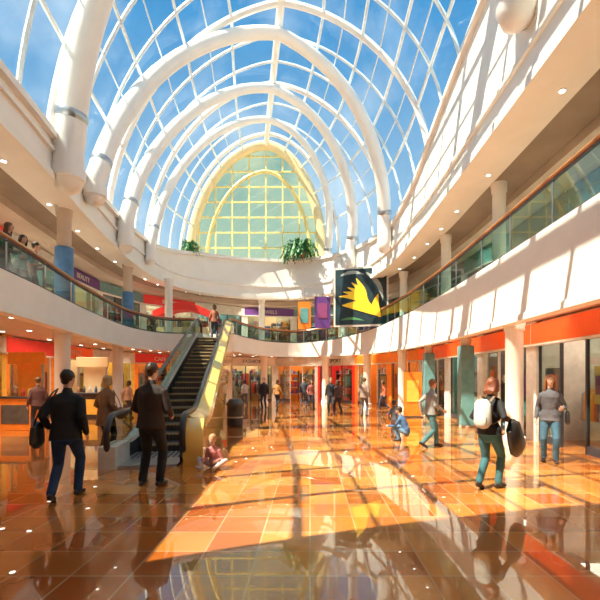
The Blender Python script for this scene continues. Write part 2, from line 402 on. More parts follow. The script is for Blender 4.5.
def rib(Yl,Yr,zl,zr,r,inset=.45,dx=0):
    pts=[];N=36
    for k in range(N+1):
        t=-1+2*k/N; pts.append(vp(Yl+(Yr-Yl)*k/N,t,inset))
    a=pts[0]; c=pts[-1]
    pre=[V((a.x+dx*q-.05,a.y,a.z+(zl-a.z)*q)) for q in (1,.75,.5,.25)]
    post=[V((c.x+.02,c.y,c.z+(zr-c.z)*q)) for q in (.25,.5,.75,1)]
    P=pre+pts+post; n=len(P)
    R=[r*(.8+.35*abs(2*i/(n-1)-1)) for i in range(n)]
    b=MB(); b.tube(P,R,RIB,n=16)
    b.lathe((P[0].x,P[0].y,P[0].z-.15),[(R[0]*.6,0),(R[0]*1.05,.12),(R[0]*1.05,.4)],RIB,n=16)
    for i in (5,n-6): 
        d=(P[i+1]-P[i]).normalized()*.05; b.tube([P[i]-d,P[i]+d],R[i]*1.07,STEEL,n=16)
    b.obj('arched_roof_rib')
rib(11.3,8.6,7.0,9.2,.36)
rib(13.5,20.6,7.5,8.1,.30)
rib(17,24.4,7.0,8.3,.27)
rib(20.5,26.6,7.4,8.4,.22)
# gable window
b=MB(); Y=27.6; ts=[k/24 for k in range(-24,25)]
edge=[vp(Y,t) for t in ts]; zb=9.2
for k in range(len(edge)-1):
    a,c=edge[k],edge[k+1]; b.add([(a.x,Y,zb),(c.x,Y,zb),(c.x,Y,c.z),(a.x,Y,a.z)],[(0,1,2,3)],GY)
b.tube([(p.x,p.y-.1,p.z) for p in edge],.32,CREAM,n=10)
inner=[V((-2.9+(p.x+2.9)*.78,Y-.05,zb+(p.z-zb)*.78)) for p in edge]; b.tube(inner,.12,MULLY,n=8)
ex=[p.x for p in edge]; ez=[p.z for p in edge]
x=-7.3
while x<.9:
    zt=float(np.interp(x,ex,ez)); b.box((x,Y,(zb+zt)/2),(.09,.09,zt-zb),MULLY); x+=1.1
z=zb+1
while z<16.6:
    xs=[e for e,q in zip(ex,ez) if q>=z]
    if len(xs)>1: b.box(((xs[0]+xs[-1])/2,Y,z),(xs[-1]-xs[0],.08,.09),MULLY)
    z+=1.0
b.obj('window_1')
# --- escalator
B0=V((-3.05,7.95,0)); T0=V((-4.95,21.6,0)); d=(T0-B0); L=d.length; d.normalize(); r=V((d.y,-d.x,0))
b=MB(); b.M=Matrix(((r.x,d.x,0,B0.x),(r.y,d.y,0,B0.y),(0,0,1,0),(0,0,0,1)))
HH=ZF+.02
def pz(s):
    a,c=1.5,L-1.3
    if s<=a: return 0.
    if s>=c: return HH
    t=(s-a)/(c-a); return HH*t
def psm(s): return sum(pz(s+k*.15) for k in range(-3,4))/7
b.box((0,.55,.02),(1.1,1.5,.04),STEEL)
for k in range(10): b.box((-.45+k*.1,.9,.045),(.03,.7,.012),DSTEEL)
b.box((0,L-.5,HH-.02),(1.1,1.4,.05),STEEL)
ns=21; s0,s1_=1.5,L-1.3; run=(s1_-s0)/ns; rise=HH/ns
TRD=mat('step_tread',(.10,.09,.08),.45,metal=.4); EDG=mat('step_edge_tan',(.62,.40,.16),.5); RSR=mat('step_riser',(.16,.10,.06),.5,metal=.3)
for k in range(ns):
    z=rise*(k+1); s=s0+run*k
    b.box((0,s+run/2,z-.03),(1.02,run,.06),TRD)
    b.box((0,s+.01,z-rise/2),(1.02,.03,rise),RSR)
    b.box((0,s+.0,z-.02),(1.02,.04,.042),EDG)
    for q in range(12): b.box((-.46+q*.084,s-.01,z-rise/2),(.02,.02,rise*.8),DSTEEL)
SS=[.1+ (L-.2)*k/40 for k in range(41)]
PG=glass('escalator_glass',(.50,.60,.56),.18)
for sx in (-1,1):
    xi=sx*.55; xo=1.02 if sx>0 else -.80
    clad=GOLD if sx>0 else FRAME
    A=[V((xi,s,max(0,psm(s)-.35))) for s in SS]; Bq=[V((xi,s,psm(s)+.32)) for s in SS]
    b.strip(A,Bq,DSTEEL)
    xm=sx*.66
    G1=[V((xm,s,psm(s)+.3)) for s in SS]; G2=[V((xm,s,psm(s)+.93)) for s in SS]
    b.strip(Bq,G1,STEEL)
    if sx>0:
        b.strip(G1,G2,DSTEEL)
        K1=[V((xm+.05,s,psm(s)+.93)) for s in SS]; K2=[V((xo-.05,s,psm(s)+.80)) for s in SS]; K3=[V((xo,s,psm(s)+.7)) for s in SS]; K4=[V((xo,s,max(0,psm(s)-.85))) for s in SS]
        b.strip(K1,K2,GOLD); b.strip(K2,K3,GOLD); b.strip(K3,K4,GOLD); b.strip(G2,K1,GOLD)
        pr=[(-.30,0),(-.36,.25),(-.34,.5),(-.24,.74),(-.05,.88),(.12,.93)]
        for xx in (xm,xo): b.add([(xx,.1+a_,h_) for a_,h_ in pr]+[(xx,.12,0)],[tuple(range(len(pr)+1))],GOLD)
        b.strip([V((xm,.1+a_,h_)) for a_,h_ in pr],[V((xo,.1+a_,h_*(.93 if h_>.8 else 1))) for a_,h_ in pr],GOLD)
    else:
        b.strip(G1,G2,PG)
        C=[V((xo,s,psm(s)+.34)) for s in SS]; b.strip(G1,C,STEEL)
        Dn=[V((xo,s,max(0,psm(s)-.75))) for s in SS]; b.strip(C,Dn,clad)
        b.box((xm,.15,.2),(.3,.9,.4),clad)
    path=[V((xm,s,psm(s)+.97)) for s in SS]
    nb=[];R=.42
    for k in range(1,12):
        a=math.pi*k/12; nb.append(V((xm,.1-R*math.sin(a),.97-R+R*math.cos(a))))
    nt_=[V((xm,L-.1+R*math.sin(math.pi*k/12),HH+.97-R+R*math.cos(math.pi*k/12))) for k in range(1,12)]
    low0=[V((xm,.1+q,.13)) for q in (0,.5,1.0)]
    full=low0[::-1]+nb[::-1]+path+nt_
    b.tube(full,[(.06,.045)]*len(full),BLACK,n=10,ref=(1,0,0))
    cen=V((xm,.1,.55)); vs=[cen]+[V((xm,.1,.97))]+nb+[V((xm,.1,.13))]
    b.add(vs,[(0,i,i+1) for i in range(1,len(vs)-1)],PG if sx<0 else GOLD)
    cen=V((xm,L-.1,HH+.55)); vs=[cen]+[V((xm,L-.1,HH+.97))]+nt_; b.add(vs,[(0,i,i+1) for i in range(1,len(vs)-1)],PG)
b.strip([V((-.8,s,max(0,psm(s)-.75))) for s in SS],[V((1.02,s,max(0,psm(s)-.85))) for s in SS],CREAM)
b.obj('escalator')
# --- trash can
b=MB(); tx=-2.55; b.lathe((tx,14.3,0),[(.24,0),(.27,.03),(.27,.7),(.30,.72),(.30,.78),(.27,.82),(.2,.93),(.1,.96)],DSTEEL,n=24); b.lathe((tx,14.3,.3),[(.275,0),(.275,.05)],STEEL,n=24)
b.box((tx,14.04,.6),(.2,.06,.12),BLACK); b.obj('trash_can')
# --- ferns
LEAF=mat('fern_leaf',(.04,.18,.04),.5,var=.4,scale=9); POT=mat('terracotta',(.4,.16,.08),.7)
def fern(x,y,z,s):
    b=MB(); b.lathe((x,y,z),[(.22*s,0),(.3*s,.3*s),(.33*s,.32*s),(.28*s,.34*s)],POT,n=16)
    for k in range(90):
        a=random.uniform(0,2*math.pi); ln=random.uniform(.6,1.4)*s; up_=random.uniform(.2,1.1)*s
        P=[]
        for q in range(8):
            t=q/7; P.append(V((x+math.cos(a)*ln*t,y+math.sin(a)*ln*t,z+.3*s+up_*math.sin(t*2.2)-(.9*s)*t**2.2)))
        side=V((-math.sin(a),math.cos(a),0))
        for q in range(7):
            wd=.11*s*math.sin(math.pi*(q+.6)/7.6)
            for sg in(-1,1):
                m=P[q].lerp(P[q+1],.5); b.add([P[q],P[q+1],m+side*sg*wd*1.6+(P[q+1]-P[q])*.7-V((0,0,.02))],[(0,1,2)],LEAF)
    b.obj('potted_fern',smooth=False)
fern(-7.25,25.2,9.2,.6); fern(-1.2,26.7,9.35,.7); fern(-.55,26.6,9.35,.95)
# --- large framed poster
b=MB(); c=V((2.78,23.0,6.1)); ang=math.atan2(-1.0,1.25)*.35; R=Matrix.Rotation(ang,3,'Z')
PB=mat('poster_dark',(.015,.035,.045),.4,var=.5,scale=2)
b.box(c,(3.0,.08,3.25),FRAME,R); b.box(c+R@V((0,-.05,0)),(2.8,.02,3.05),PB,R)
def pp(pts,m,dy): b.add([c+R@V((p[0],dy,p[1])) for p in pts],[tuple(range(len(pts)))],m)
PY=mat('poster_yellow',(.95,.58,.03),.4,emit=.2)
def swoosh(p0,p1,bend,w,m,dy):
    a_,c_=V((*p0,0)),V((*p1,0)); dd=c_-a_; n=V((-dd.y,dd.x,0)).normalized(); Lq=[];Rq=[]
    for k in range(9):
        t=k/8; q=a_.lerp(c_,t)+n*bend*math.sin(math.pi*t); ww=w*math.sin(math.pi*(.12+.85*t)); Lq.append(q+n*ww); Rq.append(q-n*ww)
    pp(Lq+Rq[::-1],m,dy)
for k in range(5): swoosh((.75-.12*k,-.75+.05*k),(-1.2+.24*k,.05+.24*k),-.28+.04*k,.17,PY,-.065-.003*k)
swoosh((1.0,-1.0),(-1.0,-.45),-.2,.28,PY,-.085); swoosh((1.05,-1.15),(.95,.1),.2,.2,PY,-.09)
PGY=mat('poster_grey',(.36,.40,.37),.4); swoosh((.3,1.3),(1.2,-.3),.25,.13,PGY,-.062); swoosh((-1.1,1.2),(.2,1.2),.15,.1,PGY,-.062); swoosh((-1.1,-1.25),(.2,-1.32),.1,.07,mat('poster_green',(.1,.3,.12),.4),-.062)
for sx in(-1,1):
    p=c+R@V((sx*1.1,.0,1.6)); b.tube([p,p+V((0,.2,.8))],.02,STEEL,n=6)
b.obj('hanging_poster')
b=MB(); b.box((.75,25.3,5.6),(.95,.06,1.9),PURP); b.box((.75,25.26,5.7),(.6,.03,.9),CLOTHS[9]); b.box((-.35,25.9,5.5),(.8,.06,1.7),ORANGE); b.box((-.35,25.86,5.5),(.5,.03,.9),CLOTHS[5])
for x in(.75,-.35): b.tube([(x,25.3 if x>0 else 25.9,6.4),(x,25.3 if x>0 else 25.9,7.2)],.02,STEEL,n=6)
b.obj('hanging_banner')
b=MB(); A=[];Bq=[]
for k in range(17):
    t=k/16; x=-8.6+3.2*t; z=5.3+.5*math.sin(math.pi*t); A.append(V((x,22.9+.1*t,z-.4))); Bq.append(V((x,22.9+.1*t,z)))
b.strip(A,Bq,RED); b.strip([p+V((0,1,0)) for p in A],[p+V((0,1,0)) for p in Bq],RED); b.strip(Bq,[p+V((0,1,0)) for p in Bq],RED); b.strip(A,[p+V((0,1,0)) for p in A],RED)
b.box((-8.4,23.4,4.4),(.12,.12,1.7),FRAME); b.box((-5.6,23.4,4.4),(.12,.12,1.7),FRAME); b.box((-7,23.4,4.0),(2.9,.6,.9),CREAM)
b.obj('shop_kiosk')
def kiosk(x,y,c1,c2,c3,w=1.5):
    b=MB(); b.box((x,y,.5),(w,.7,1.0),c1); b.box((x,y,1.03),(w+.15,.85,.06),DSTEEL); b.box((x,y-.36,.5),(w*.8,.03,.6),c2)
    for sx in(-w*.47,w*.47): b.box((x+sx,y+.2,1.7),(.06,.06,1.35),STEEL)
    b.box((x,y+.2,2.3),(w+.1,.1,.4),c3); b.box((x,y+.42,1.6),(w*.8,.06,1.1),c3)
    for k in range(5): b.lathe((x+w*(-.4+k*.2),y,1.06),[(.05,0),(.06,.15),(.03,.2),(.03,.26)],random.choice(CLOTHS),n=10)
    b.obj('shop_kiosk',bevel=.01)
kiosk(-9.3,13.6,ORANGE,DARKW,ORANGE,1.1); kiosk(-8.9,17.0,DSTEEL,YELL,CREAM,1.2)
b=MB(); b.box((4.3,17.6,.95),(.75,.06,1.9),ORANGE); b.box((4.3,17.56,1.1),(.5,.02,.9),YELL); b.box((4.3,17.6,.03),(.8,.4,.06),DSTEEL); b.obj('advertising_stand')
# ------------------------------------------------------------------ people
def ik(a,c,l1,l2,pole):
    a,c=V(a),V(c); dd=c-a; Lc=dd.length
    if Lc>(l1+l2)*.999: c=a+dd.normalized()*(l1+l2)*.999; dd=c-a; Lc=dd.length
    u=dd/Lc; x=(l1*l1-l2*l2+Lc*Lc)/(2*Lc); h=math.sqrt(max(0,l1*l1-x*x)); p=V(pole)-u*V(pole).dot(u); p.normalize()
    return a+u*x+p*h,c
def cloth(col,nm='fabric',rough=.8):
    key='%s_%d_%d_%d'%(nm,col[0]*255,col[1]*255,col[2]*255); return mat(key,col,rough,var=.25,scale=4,bump=.7)
def remesh(b,name,vox,smooth=3):
    me=b.mesh(name); o=bpy.data.objects.new(name,me); scene.collection.objects.link(o)
    m=o.modifiers.new('r','REMESH'); m.mode='VOXEL'; m.voxel_size=vox
    s=o.modifiers.new('s','SMOOTH'); s.iterations=smooth; s.factor=.5
    bpy.context.view_layer.update(); dg=bpy.context.evaluated_depsgraph_get()
    out=bpy.data.meshes.new_from_object(o.evaluated_get(dg)); bpy.data.objects.remove(o); bpy.data.meshes.remove(me); return out
def person(kind,x,y,heading,H,top,leg,hairc,hair='short',skin=(.62,.36,.24),shoe=(.03,.02,.02),pose={},bulk=1.,hem=.86,vox=.010,z=0,fem=False,extras=None,hs=1.,legw=1.):
    root=bpy.data.objects.new(kind,None); scene.collection.objects.link(root); k=H/1.75
    root.location=(x,y,z); root.rotation_euler=(0,0,math.radians(heading)); root.scale=(k,k,k)
    mt,ml,mh,ms,mk=cloth(top,'top'),cloth(leg,'denim'),cloth(hairc,'hair',.5),mat('skin_%d'%(skin[0]*100),skin,.5,var=.06),cloth(shoe,'shoe',.4)
    labs=[mt,ml,ms,mk]; prims=[]; b=MB()
    def T(lab,pts,rads,ref=None,n=14,caps=True):
        rads=[(r_,r_) if not isinstance(r_,(tuple,list)) else r_ for r_ in rads]
        b.tube(pts,rads,labs[lab],n=n,ref=ref,caps=caps); prims.append((lab,[V(p) for p in pts],rads,ref))
    px,py,pzv=pose.get('p',(0,0,.95)); P=V((px,py,pzv)); ln=pose.get('lean',0.02); ll=pose.get('llean',0)
    sw=.175 if not fem else .155; hw=.155 if not fem else .165; wst=.145 if not fem else .12
    standing=pzv>.8
    def sp(t):
        hgt=.47*math.cos(min(1.2,abs(ln)*1.6)); return P+V((ll*t,ln*(t**1.3),hgt*t))
    bb=bulk; hz=hem-.95
    T(1,[P+V((0,0,-.10)),P+V((0,0,.02)),P+V((0,0,.1))],[(hw*.92,.105),(hw,.115),(hw*.9,.105)],(1,0,0))
    tp=[sp(.25),sp(.5),sp(.78),sp(.95),sp(1.06)]
    tr=[(wst*1.1*bb,.112*bb),((wst+.02)*1.08*bb,.114*bb),(sw*1.0*bb,.118*bb),(sw*.90*bb,.092*bb),(.085*bb,.07*bb)]
    if standing:
        fl=.012 if hz>-.2 else .03
        tp=[P+V((0,-.003,hz)),P+V((0,-.003,hz*.5)),P+V((0,0,.02))]+tp
        tr=[(.188*bb**.5+fl,.132*bb+fl),(.19*bb**.5,.13*bb),(hw*1.1*bb**.5+.008,.124*bb)]+tr
    else:
        tp=[P+V((0,0,-.04)),P+V((0,0,.03))]+tp; tr=[(hw*1.05*bb,.12*bb),(hw*1.05*bb,.12*bb)]+tr
    T(0,tp,tr,(1,0,0),n=24,caps=False)
    nb=sp(1.04); hy=math.radians(pose.get('hy',0)); hp=math.radians(pose.get('hp',0)); hr=math.radians(pose.get('hr',0))
    hc=nb+V((ll*.15,.03+ln*.15,.205+.02*(hs-1)))
    T(2,[nb+V((0,0,-.02)),nb.lerp(hc,.45)+V((0,-.012,0)),hc+V((0,-.02,-.03))],[.06,.052,.055])
    T(0,[nb+V((0,-.005,-.015)),nb+V((0,-.005,.035))],[.078,.066])
    Rh=Matrix.Rotation(hy,3,'Z')@Matrix.Rotation(hp,3,'X')@Matrix.Rotation(hr,3,'Y')
    hh=lambda q:hc+(Rh@V(q))*hs
    b.ell(hc+Rh@V((0,-.012,.025))*hs,(.074*hs,.094*hs,.09*hs),ms,R=Rh); prims.append((2,[hh((0,-.04,.02)),hh((0,.02,.02))],[(.075,.08)]*2,None))
    T(2,[hh((0,.028,.01)),hh((0,.04,-.05)),hh((0,.052,-.088))],[(.062*hs,.055*hs),(.052*hs,.045*hs),(.026*hs,.026*hs)],tuple(Rh@V((1,0,0))))
    T(2,[hh((0,.078,.012)),hh((0,.098,-.028))],[.009*hs,.014*hs],n=8)
    for sx in(-1,1): T(2,[hh((sx*.076,-.008,.012)),hh((sx*.077,-.004,-.022))],[(.008,.02),(.007,.013)],tuple(Rh@V((1,0,0))),n=8)
    hands=[]
    for sx,kw,ke in((-1,'wL','eL'),(1,'wR','eR')):
        sh=sp(.90)+V((sx*(sw-.012),0,0)); wr=V(pose.get(kw,(sx*(.235+.03*bb),.05,.87))); pole=V(pose.get(ke,(sx*.25,-1,-.1)))
        el,wr=ik(sh,wr,.285,.255,pole); f=bb
        T(0,[sh+V((-sx*.05,0,.012)),sh.lerp(el,.12),sh.lerp(el,.6),el,el.lerp(wr,.35),el.lerp(wr,.93)],[.052*f,.060*f,.052*f,.046*f,.046*f,.036*f])
        fd=(wr-el).normalized(); T(2,[el.lerp(wr,.85),wr],[.027,.025],n=10)
        pn=V(pose.get('n'+kw[1],(-sx,.15,0))); pn=(pn-fd*pn.dot(fd)).normalized(); wd=fd.cross(pn)
        T(2,[wr,wr+fd*.035,wr+fd*.085],[(.026,.018),(.036,.017),(.038,.014)],tuple(wd),n=12)
        hands.append((wr,fd,pn,wd,sx,pose.get('c'+kw[1],1.)))
    for sx,ka in((-1,'aL'),(1,'aR')):
        hip=P+V((sx*.085,0,-.05)); an=V(pose.get(ka,(sx*.1,0,.085))); pole=V(pose.get('k'+ka[1],(sx*.12,1,0)))
        kn,an=ik(hip,an,.43,.425,pole); w=legw
        T(1,[hip,hip.lerp(kn,.35),hip.lerp(kn,.7),kn,kn.lerp(an,.3),kn.lerp(an,.65),kn.lerp(an,.97)],[.094*w,.088*w,.074*w,.063*w,.064*w,.056*w,.056*w])
        yaw=math.radians(pose.get('f'+ka[1],-sx*8)); fp=pose.get('t'+ka[1],0.)
        fdv=V((-math.sin(yaw),math.cos(yaw),0)); up=V((0,0,1))
        cf,sf=math.cos(fp),math.sin(fp); F=fdv*cf-up*sf; Uu=up*cf+fdv*sf
        q=lambda a,c_:an+F*a+Uu*c_
        sdv=tuple(fdv.cross(up))
        T(3,[q(-.055,-.042),q(.02,-.036),q(.10,-.05),q(.165,-.055)],[(.034,.042),(.04,.048),(.046,.034),(.036,.026)],sdv)
        T(3,[q(0,-.02),q(0,.02)],[.046,.044])
    me=remesh(b,'body',vox)
    n=len(me.polygons); C=np.zeros(n*3); me.polygons.foreach_get('center',C); C=C.reshape(-1,3)
    best=np.full(n,1e9); lab=np.zeros(n,int)
    for l,pts,rads,ref in prims:
        for i in range(len(pts)-1):
            a=np.array(pts[i]); c_=np.array(pts[i+1]); dd=c_-a; L2=dd@dd+1e-12
            t=np.clip(((C-a)@dd)/L2,0,1); D=C-(a+t[:,None]*dd); dist=np.linalg.norm(D,axis=1)+1e-9
            r0,r1=rads[i],rads[i+1]; ra=r0[0]+(r1[0]-r0[0])*t; rb=r0[1]+(r1[1]-r0[1])*t
            if ref is not None:
                u=np.array(ref); du=dd/math.sqrt(L2); u=u-du*(u@du); u=u/(np.linalg.norm(u)+1e-9)
                cu=np.abs(D@u)/dist; re=1/np.sqrt((cu/ra)**2+((1-np.minimum(cu,1)**2)/rb**2)+1e-9)
            else: re=(ra+rb)/2
            sd=dist-re; k_=sd<best; best[k_]=sd[k_]; lab[k_]=l
    if standing:
        zz=C[:,2]; inn=np.abs(C[:,0]-px)<.2*max(1,bb)
        lab[(lab==1)&(zz>hem+.002)]=0
        lab[(lab==0)&(zz<hem-.012)&inn]=1
    me.materials.clear()
    for q_ in labs: me.materials.append(q_)
    me.polygons.foreach_set('material_index',lab.astype(np.int32)); me.polygons.foreach_set('use_smooth',[True]*n); me.update()
    fb=MB()
    for wr,fd,pn,wd,sx,cl in hands:
        side=wd if (wd.dot(V((0,1,0)))>0) else -wd
        for j,(o_,ln_) in enumerate(((.028,.072),(.0095,.08),(-.0095,.074),(-.028,.058))):
            p=wr+fd*.08+side*o_; pts=[p-fd*.02,p]; ang=0
            for s_,da in((.45,.3),(.32,.45),(.25,.4)):
                ang+=da*cl; dr=fd*math.cos(ang)+pn*math.sin(ang); p=p+dr*ln_*s_; pts.append(p.copy())
            fb.tube(pts,[.0085,.0085,.008,.0075,.0062],ms,n=8)
        p=wr+fd*.025+side*.026; dr=(fd*.7+side*.65+pn*.25).normalized(); pts=[p,p+dr*.03]; p=pts[-1]; dr=(fd*.95+side*.2+pn*.35).normalized(); pts.append(p+dr*.028); dr=(fd+pn*.5).normalized(); pts.append(pts[-1]+dr*.022)
        fb.tube(pts,[.012,.0105,.009,.0075],ms,n=8)
    mw=mat('eye_white',(.85,.85,.82),.3); mi_=mat('iris_dark',(.05,.03,.02),.2); lip=mat('lips',(.5,.16,.13),.5)
    for sx in(-1,1):
        fb.ell(hh((sx*.03,.074,.003)),(.013*hs,.010*hs,.008*hs),mw,R=Rh,n=10,k=6); fb.ell(hh((sx*.03,.0815,.003)),(.006*hs,.005*hs,.006*hs),mi_,R=Rh,n=8,k=5)
        fb.tube([hh((sx*.015,.082,.022)),hh((sx*.032,.081,.027)),hh((sx*.046,.07,.021))],.004,mh,n=6)
    fb.tube([hh((-.022,.079,-.056)),hh((0,.088,-.054)),hh((.022,.079,-.056))],[(.004,.004),(.007,.006),(.004,.004)],lip,n=6)
    ob=bpy.data.objects.new('body',me); scene.collection.objects.link(ob); ob.parent=root
    fb.obj('fingers_and_face',parent=root)
    hb=MB(); hb.ell(hh((0,-.024,.036)),(.086*hs,.100*hs,.092*hs),mh,R=Rh)
    hb.tube([hh((0,-.06,.02)),hh((0,-.068,-.05))],[(.074*hs,.045*hs),(.058*hs,.03*hs)],mh,n=12,ref=tuple(Rh@V((1,0,0))))
    if hair in('long','bob'):
        dn=-.27 if hair=='long' else -.13
        hb.tube([hh((0,-.05,.03)),hh((0,-.062,-.06)),hh((0,-.085,dn*.6-.03)),hh((0,-.09,dn))],[(.09,.06),(.098,.055),(.10,.045),(.07,.025)],mh,n=14,ref=tuple(Rh@V((1,0,0))))
        for sx in(-1,1): hb.tube([hh((sx*.06,.01,.08)),hh((sx*.086,.005,.0)),hh((sx*.09,.0,-.08)),hh((sx*.085,-.02,dn*.75))],[.028,.024,.026,.018],mh,n=10)
        for q_ in range(7): 
            xx=-.07+q_*.023; hb.tube([hh((xx,-.09,dn*.4)),hh((xx*1.1,-.11,dn*.8)),hh((xx*1.15,-.1,dn-.03))],[.018,.016,.006],mh,n=6)
    else:
        for q_ in range(14):
            a=random.uniform(0,6.28); e=random.uniform(.2,1.3); p0=V((.078*math.cos(a)*math.cos(e),-.024+.09*math.sin(a)*math.cos(e),.04+.083*math.sin(e)))
            hb.tube([hh(p0),hh(p0+V((.015*math.cos(a+1),.015*math.sin(a+1)-.01,.006)))],[.016,.008],mh,n=6)
    hm=remesh(hb,'hair',max(.007,vox*.9),2); hm.materials.clear(); hm.materials.append(mh); hm.polygons.foreach_set('use_smooth',[True]*len(hm.polygons))
    hm.polygons.foreach_set('material_index',[0]*len(hm.polygons))
    ho=bpy.data.objects.new('hair',hm); scene.collection.objects.link(ho); ho.parent=root
    if extras:
        for nm,fn in extras:
            eb=MB(); fn(eb); eb.obj(nm,parent=root,bevel=0)
    return root
BAGK=mat('black_leather',(.02,.018,.018),.4,bump=.2); BAGW=mat('white_canvas',(.62,.60,.54),.7,bump=.4); BAGB=mat('brown_leather',(.18,.08,.03),.5)
def softbox(b,c,d,m,R=None):
    x,y,z=d; c=V(c); R=R or Matrix.Identity(3)
    pts=[c+R@V((0,0,-z/2+z*q)) for q in (.03,.1,.5,.88,.97)]
    b.tube(pts,[(x*.42,y*.4),(x*.5,y*.5),(x*.49,y*.5),(x*.45,y*.42),(x*.38,y*.25)],m,n=20,ref=tuple(R@V((1,0,0))))
def px2(px,d): return (px-310)/420*d
def bag_man(b):
    softbox(b,(-.34,-.03,.87),(.13,.34,.28),BAGK,None)
    b.tube([(-.32,.08,1.0),(-.26,.1,1.22),(-.15,.085,1.44),(-.10,0,1.48),(-.13,-.09,1.43),(-.26,-.14,1.2),(-.34,-.14,1.0)],[(.012,.006)]*7,BAGK,n=8,ref=(1,0,0))
WALK=dict(aL=(-.09,.22,.085),aR=(.09,-.24,.15),tR=.5,tL=-.05,p=(0,0,.93),wL=(-.26,-.12,.9),wR=(.26,.2,.92),lean=.04)
STAND=dict(aL=(-.13,.03,.085),aR=(.12,-.03,.085))
person('man',px2(66,5.75),5.75,10,1.78,(.012,.012,.014),(.015,.045,.13),(.012,.01,.01),pose=dict(aL=(-.10,-.22,.12),tL=.3,aR=(.09,.17,.085),p=(0,0,.92),wL=(-.25,.1,.95),wR=(.25,.02,.87),lean=.05,hy=-20),bulk=1.12,hem=.82,vox=.008,legw=1.05,extras=[('shoulder_bag',bag_man)])
person('man',px2(151,6.4),6.4,-6,1.87,(.030,.017,.013),(.012,.012,.016),(.05,.025,.012),pose=dict(aL=(-.13,.0,.085),aR=(.12,.02,.085),wL=(-.2,.24,1.02),wR=(.2,.24,1.0),eL=(-.35,-1,0),eR=(.35,-1,0),hy=-12),bulk=1.15,hem=.84,vox=.008,legw=1.08)
person('woman',px2(106,8.8),8.8,-15,1.70,(.26,.14,.07),(.04,.035,.05),(.55,.34,.14),hair='bob',fem=True,pose=dict(STAND,wL=(-.2,.2,1.02),wR=(.24,.1,.95)),bulk=1.12,hem=.68,vox=.010,extras=[('handbag',lambda b:(softbox(b,(.33,.05,.95),(.1,.26,.2),BAGB),b.tube([(.32,.1,1.04),(.26,.06,1.25),(.18,.0,1.45),(.26,-.06,1.25),(.32,-.02,1.04)],[.008]*5,BAGB,n=6)))])
def backpack(b):
    softbox(b,(0,-.20,1.2),(.28,.16,.38),BAGW); softbox(b,(0,-.28,1.1),(.2,.06,.18),BAGW)
    for sx in(-1,1): b.tube([(sx*.09,-.15,1.38),(sx*.11,-.06,1.46),(sx*.115,.08,1.42),(sx*.12,.14,1.25),(sx*.15,.04,1.08),(sx*.12,-.14,1.03)],[(.022,.006)]*6,BAGB,n=8,ref=(1,0,0))
def bigbag(b):
    softbox(b,(.30,.24,.82),(.18,.42,.50),BAGK,Matrix.Rotation(math.radians(25),3,'X'))
    b.tube([(.28,.06,.98),(.285,.13,1.1),(.29,.22,1.09),(.295,.3,1.0)],.012,BAGK,n=6)
person('woman',px2(489,6.25),6.25,-50,1.66,(.016,.014,.016),(.04,.13,.15),(.26,.07,.03),hair='bob',fem=True,pose=dict(aL=(-.08,-.16,.12),tL=.3,aR=(.07,.16,.085),p=(0,0,.93),wR=(.26,.16,1.08),wL=(-.24,.22,1.05),lean=.07,cR=1.8,hp=-8),bulk=1.03,hem=.88,vox=.008,extras=[('backpack',backpack),('black_bag',bigbag)])
person('woman',px2(550,8.25),8.25,150,1.70,(.11,.10,.11),(.05,.12,.18),(.28,.11,.04),hair='long',fem=True,pose=dict(aL=(-.1,.05,.085),aR=(.11,-.06,.085),wL=(-.22,.2,1.1),wR=(.25,.04,.88),hy=15),bulk=1.06,hem=.84,vox=.009,extras=[('handbag',lambda b:(softbox(b,(-.3,.1,.92),(.1,.26,.22),BAGK),b.tube([(-.3,.17,1.02),(-.22,.12,1.25),(-.14,.02,1.46),(-.24,-.02,1.25),(-.3,.03,1.02)],[.009]*5,BAGK,n=6)))])
person('man',px2(430,10.0),10.0,-75,1.64,(.32,.30,.28),(.06,.16,.18),(.25,.13,.07),pose=dict(aL=(-.09,.24,.085),aR=(.09,-.26,.15),tR=.5,p=(0,0,.92),wL=(-.24,-.1,.9),wR=(.24,.22,.95),lean=.05),vox=.010)
person('child',px2(403,11.0),11.0,60,1.35,(.07,.15,.30),(.12,.2,.3),(.06,.03,.02),hs=1.15,pose=dict(p=(0,-.12,.36),aL=(-.14,.1,.085),aR=(.13,.18,.085),wL=(-.18,.45,.5),wR=(.16,.45,.45),lean=.2,hp=-15),vox=.011)
person('child',px2(394,11.6),11.6,-30,1.0,(.1,.1,.12),(.25,.25,.3),(.04,.02,.02),hs=1.3,pose=dict(STAND),vox=.013)
person('child',px2(214,7.7),7.7,165,1.12,(.62,.22,.20),(.55,.42,.38),(.42,.22,.10),hs=1.28,shoe=(.6,.55,.5),pose=dict(p=(0,-.05,.13),aL=(-.2,.42,.075),aR=(.2,.38,.075),kL=(-.9,.2,.5),kR=(.9,.2,.5),fL=30,fR=-30,tL=-.7,tR=-.7,wL=(-.2,.25,.25),wR=(.2,.28,.22),lean=.1,hp=-12),vox=.010)
for (kd,x,y,hd,h,tc_,hc_,hr_) in [('woman',-7.0,9.6,-80,1.66,(.05,.04,.05),(.10,.04,.02),'long'),('woman',-7.25,10.5,-110,1.66,(.10,.25,.25),(.03,.015,.01),'long'),('man',-7.5,11.3,-70,1.76,(.30,.10,.06),(.03,.02,.01),'short')]:
    person(kd,x,y,hd,h,tc_,(.1,.1,.12),hc_,hair=hr_,fem=kd=='woman',z=ZF,pose=dict(STAND,wL=(-.2,.3,1.1),wR=(.2,.3,1.1),lean=.08),vox=.012)
person('woman',-4.62,20.3,10,1.65,(.35,.12,.06),(.1,.08,.1),(.15,.07,.03),hair='bob',fem=True,z=ZF,pose=dict(STAND),vox=.014)
